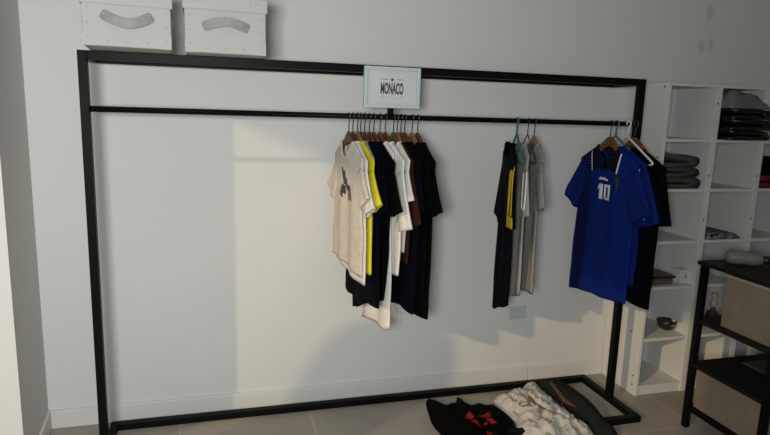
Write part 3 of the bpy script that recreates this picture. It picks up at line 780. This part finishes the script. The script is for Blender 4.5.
# ------------------------------------------------------------------ black steel unit with bins, foreground right
UX0, UX1, UY0, UY1 = 2.345, 3.05, -1.135, -0.664
unit = thing('shelving_unit', 'black steel shelving unit with fabric bins in the right foreground', 'shelving unit', (UX0, UY1, 0))
def ur(bm): bmesh.ops.translate(bm, vec=(-UX0, -UY1, 0), verts=bm.verts); return bm
for (x, y) in ((UX0, UY1 - 0.03), (UX0, UY0), (UX1 - 0.03, UY1 - 0.03), (UX1 - 0.03, UY0)):
    obj('post', ur(bx(x, x + 0.03, y, y + 0.03, 0, 0.885)), M['black'], unit, bevel=0.002)
obj('top_board', ur(bx(UX0 - 0.012, UX1 + 0.012, UY0 - 0.012, UY1 + 0.012, 0.885, 0.903)), M['deck'], unit, bevel=0.003)
def deckshape(z):
    return ur(bx(UX0 + 0.002, UX1 - 0.002, UY0 + 0.002, UY1 - 0.002, z - 0.022, z))
for z in (0.604, 0.364): obj('deck', deckshape(z), M['deck'], unit, bevel=0.002)
for x in (UX0 + 0.004, UX1 - 0.026): obj('rail', ur(bx(x, x + 0.022, UY0 + 0.03, UY1 - 0.03, 0.10, 0.122)), M['black'], unit)
for y in (UY0 + 0.004, UY1 - 0.026): obj('rail', ur(bx(UX0 + 0.03, UX1 - 0.03, y, y + 0.022, 0.10, 0.122)), M['black'], unit)
obj('deck', ur(bx(UX0 + 0.026, UX1 - 0.026, UY0 + 0.026, UY1 - 0.026, 0.104, 0.118)), M['deck'], unit)
def fabric_bin(label, x0, x1, y0, y1, z, h):
    t = thing('storage_bin', label, 'storage bin', ((x0 + x1) / 2, (y0 + y1) / 2, z), 0, 'fabric bins in the black unit')
    w, d = x1 - x0, y1 - y0; bm = bmesh.new(); th = 0.006; N = 10
    def ring(zq, ins, bul):
        out = []
        for (ax, ay, bx_, by_) in ((-1, -1, 1, -1), (1, -1, 1, 1), (1, 1, -1, 1), (-1, 1, -1, -1)):
            for i in range(N):
                q = i / N; x = ax + (bx_ - ax) * q; y = ay + (by_ - ay) * q
                k = bul * math.sin(q * PI) * math.sin(min(1, zq / h) * PI)
                nx, ny = ((ay == by_) and 0 or ax), ((ax == bx_) and 0 or ay)
                out.append((x * (w/2 - ins) - (nx * k), y * (d/2 - ins) - (ny * k), zq))
        return out
    rings = [ring(0, 0, 0)] + [ring(h * k / 6, 0, 0.006) for k in range(1, 7)] + [ring(h, th, 0), ring(h * .5, th, 0.006), ring(0.006, th, 0)]
    loft(bm, rings); b = obj('body', bm, M['bin'], t, smooth=False)
    bm = bmesh.new()
    box(bm, -w/2 - .002, w/2 + .002, -d/2 - .002, -d/2 + .008, h - .010, h + .002); box(bm, -w/2 - .002, w/2 + .002, d/2 - .008, d/2 + .002, h - .010, h + .002)
    box(bm, -w/2 - .002, -w/2 + .008, -d/2 + .008, d/2 - .008, h - .010, h + .002); box(bm, w/2 - .008, w/2 + .002, -d/2 + .008, d/2 - .008, h - .010, h + .002)
    obj('rim', bm, M['binedge'], t)
    return t
fabric_bin('taupe fabric bin on the upper deck of the black unit', 2.378, 2.70, -1.085, -0.80, 0.605, 0.262)
fabric_bin('taupe fabric bin at the bottom of the black unit', 2.378, 2.70, -1.095, -0.70, 0.1225, 0.215)
fabric_bin('grey-green fabric bin right of the upper taupe bin', 2.72, 3.0, -1.085, -0.80, 0.605, 0.262)
fabric_bin('fabric bin in the bottom right of the black unit', 2.72, 3.0, -1.095, -0.70, 0.1225, 0.215)
t = thing('board', 'flat grey-brown board lying on the middle deck of the black unit', 'board', (2.80, -0.86, 0.3645), math.radians(0))
obj('panel', bx(-0.20, 0.16, -0.10, 0.105, 0, 0.012), M['board'], t, bevel=0.002)

# things on top of the unit
t = thing('plastic_bottle', 'smoky translucent plastic bottle lying on top of the black unit', 'bottle', (2.435, -0.715, 0.9385), math.radians(-38)); t.scale = (0.82, 0.82, 0.82)
prof = [(0.0005, 0), (0.022, 0.003), (0.036, 0.014), (0.042, 0.035), (0.042, 0.09), (0.039, 0.105), (0.041, 0.12), (0.040, 0.17), (0.030, 0.195), (0.022, 0.205), (0.0005, 0.206)]
bm = bmesh.new(); lathe(bm, prof, 32); bmesh.ops.rotate(bm, matrix=Matrix.Rotation(PI / 2, 3, 'Y'), verts=bm.verts); bo = obj('body', bm, M['smoke'], t, smooth=True)
bm = bmesh.new(); lathe(bm, [(0.0005, 0.200), (0.024, 0.200), (0.025, 0.235), (0.0005, 0.238)], 24); bmesh.ops.rotate(bm, matrix=Matrix.Rotation(PI / 2, 3, 'Y'), verts=bm.verts); obj('cap', bm, M['blackplastic'], t, smooth=True)
t, bv, c = heap('pouch', 'black cloth pouch with a looped cord on top of the black unit', 'pouch', [(2.55, -0.93), (2.67, -0.95), (2.77, -0.89), (2.75, -0.80), (2.66, -0.80), (2.57, -0.86)], 0.07, M['blackc'], 2.2, z=0.9035, step=0.02)
obj('cord', tb([(-0.05 + 0.0, -0.02 , 0.03), (-0.055, -0.02, 0.07), (-0.02, -0.01, 0.095), (0.03, 0.0, 0.085), (0.05, 0.0, 0.05)], 0.005), M['blackc'], t, smooth=True)

# ------------------------------------------------------------------ heap of clothes on the floor
GF = 'clothes heaped on the floor'
bpoly = [(1.085, -0.15), (1.12, -0.135), (1.17, -0.21), (1.24, -0.20), (1.28, -0.14), (1.31, -0.235), (1.39, -0.25), (1.455, -0.31), (1.47, -0.43), (1.43, -0.56), (1.36, -0.68), (1.20, -0.70), (1.08, -0.58), (1.04, -0.42), (1.055, -0.28)]
t, bv, c = heap('t_shirt', 'crumpled black T-shirt with a red print on the floor', 't-shirt', bpoly, 0.065, M['blackc'], 1.3, group=GF)
def on_heap(bvh, c, quads, m, name, parent, n=6):
    bm = bmesh.new()
    for q in quads:
        q = [Vector((p[0] - c[0], p[1] - c[1])) for p in q]; rows = []
        for j in range(n + 1):
            row = []
            for i in range(n + 1):
                p = q[0].lerp(q[1], i / n).lerp(q[3].lerp(q[2], i / n), j / n)
                h = bvh.ray_cast(Vector((p.x, p.y, 1)), Vector((0, 0, -1)))
                row.append(bm.verts.new((p.x, p.y, (h[0].z if h[0] else 0.01) + 0.003)))
            rows.append(row)
        for a, b in zip(rows, rows[1:]):
            for i in range(n): bm.faces.new((a[i], a[i + 1], b[i + 1], b[i]))
    return obj(name, bm, m, parent, smooth=True)
RP = [((1.225, -0.36), (1.265, -0.33), (1.275, -0.38), (1.245, -0.40)), ((1.24, -0.41), (1.265, -0.40), (1.28, -0.47), (1.262, -0.475)), ((1.30, -0.35), (1.37, -0.36), (1.36, -0.40), (1.30, -0.385)), ((1.33, -0.40), (1.355, -0.41), (1.365, -0.46), (1.34, -0.455)), ((1.29, -0.49), (1.325, -0.50), (1.315, -0.54), (1.28, -0.53)), ((1.30, -0.435), (1.33, -0.42), (1.325, -0.44), (1.305, -0.45))]
pr = on_heap(bv, c, [[(x - 0.035, y - 0.075) for x, y in q] for q in RP], M['red'], 'red_print', t)
pr['label'] = 'red print'
wpoly = [(1.47, -0.215), (1.55, -0.20), (1.60, -0.15), (1.66, -0.165), (1.72, -0.10), (1.79, -0.075), (1.80, -0.12), (1.795, -0.20), (1.80, -0.30), (1.79, -0.42), (1.81, -0.54), (1.80, -0.70), (1.66, -0.76), (1.48, -0.74), (1.44, -0.58), (1.475, -0.46), (1.455, -0.34)]
heap('shirt', 'crumpled white and cream shirts heaped on the floor', 'shirt', wpoly, 0.10, M['cream'], 4.6, group=GF, freq=10.0, ridge=0.75, step=0.010, edge=0.05)
gpoly = [(1.80, -0.10), (1.88, -0.085), (1.96, -0.12), (1.99, -0.20), (1.995, -0.30), (1.985, -0.42), (1.96, -0.54), (1.93, -0.70), (1.84, -0.74), (1.81, -0.60), (1.80, -0.44), (1.79, -0.28)]
heap('crumpled_garment', 'dark green garment lying crumpled at the right of the floor heap', 'clothes', gpoly, 0.095, M['darkgreen'], 6.3, group=GF, freq=5, ridge=0.35)
h = place_hanger('light', 'wooden hanger dropped on the white shirts on the floor', 1.575, 0, GF, y=-0.43, z=0.080, rot=(math.radians(78), math.radians(4), math.radians(-77)))
h = place_hanger('wood', 'wooden hanger dropped between the white shirts and the dark green garment', 1.79, 0, GF, y=-0.42, z=0.066, rot=(math.radians(78), math.radians(14), math.radians(-62)))

# ------------------------------------------------------------------ light
def area(name, loc, target, sx, sy, power, color):
    l = bpy.data.lights.new(name, 'AREA'); l.shape = 'RECTANGLE'; l.size = sx; l.size_y = sy; l.energy = power; l.color = color
    o = bpy.data.objects.new(name, l); COL.objects.link(o); o.location = loc
    o.rotation_euler = (Vector(target) - Vector(loc)).to_track_quat('-Z', 'Y').to_euler()
    return o
area('room_lamp', (-0.34, -3.42, 1.64), (-0.9, 0, 1.0), 0.55, 0.35, 79, (0.975, 0.995, 0.965))
sun = bpy.data.lights.new('low_sun', 'SUN'); sun.energy = 1.15; sun.angle = math.radians(1.2); sun.color = (1.0, 0.74, 0.43)
so = bpy.data.objects.new('low_sun', sun); COL.objects.link(so); so.location = (-5, -2.5, 3)
so.rotation_euler = Vector((1.62, 1.0, -0.68)).to_track_quat('-Z', 'Y').to_euler()
w = bpy.data.worlds.new('dusk'); scene.world = w; w.use_nodes = True
w.node_tree.nodes['Background'].inputs['Color'].default_value = (0.75, 0.85, 1.0, 1)
w.node_tree.nodes['Background'].inputs['Strength'].default_value = 0.12

# ------------------------------------------------------------------ camera
cam = bpy.data.cameras.new('camera'); cam.sensor_width = 36.0; cam.lens = 592.6 * 36 / 770; cam.clip_start = 0.05
co = bpy.data.objects.new('camera', cam); COL.objects.link(co)
r = Vector((0.96399613, -0.2641907, 0.03024475)); u = Vector((0.01765691, 0.17708105, 0.98403787)); f = Vector((0.26532942, 0.94807467, -0.17537024))
mw = Matrix.Identity(4)
for i in range(3): mw[i][0] = r[i]; mw[i][1] = u[i]; mw[i][2] = -f[i]
mw.translation = (0, -3.0552, 1.6); co.matrix_world = mw
scene.camera = co

scene.view_settings.view_transform = 'Standard'; scene.view_settings.look = 'None'
scene.view_settings.gamma = 1.0; scene.view_settings.use_curve_mapping = False
scene.view_settings.exposure = 0.0
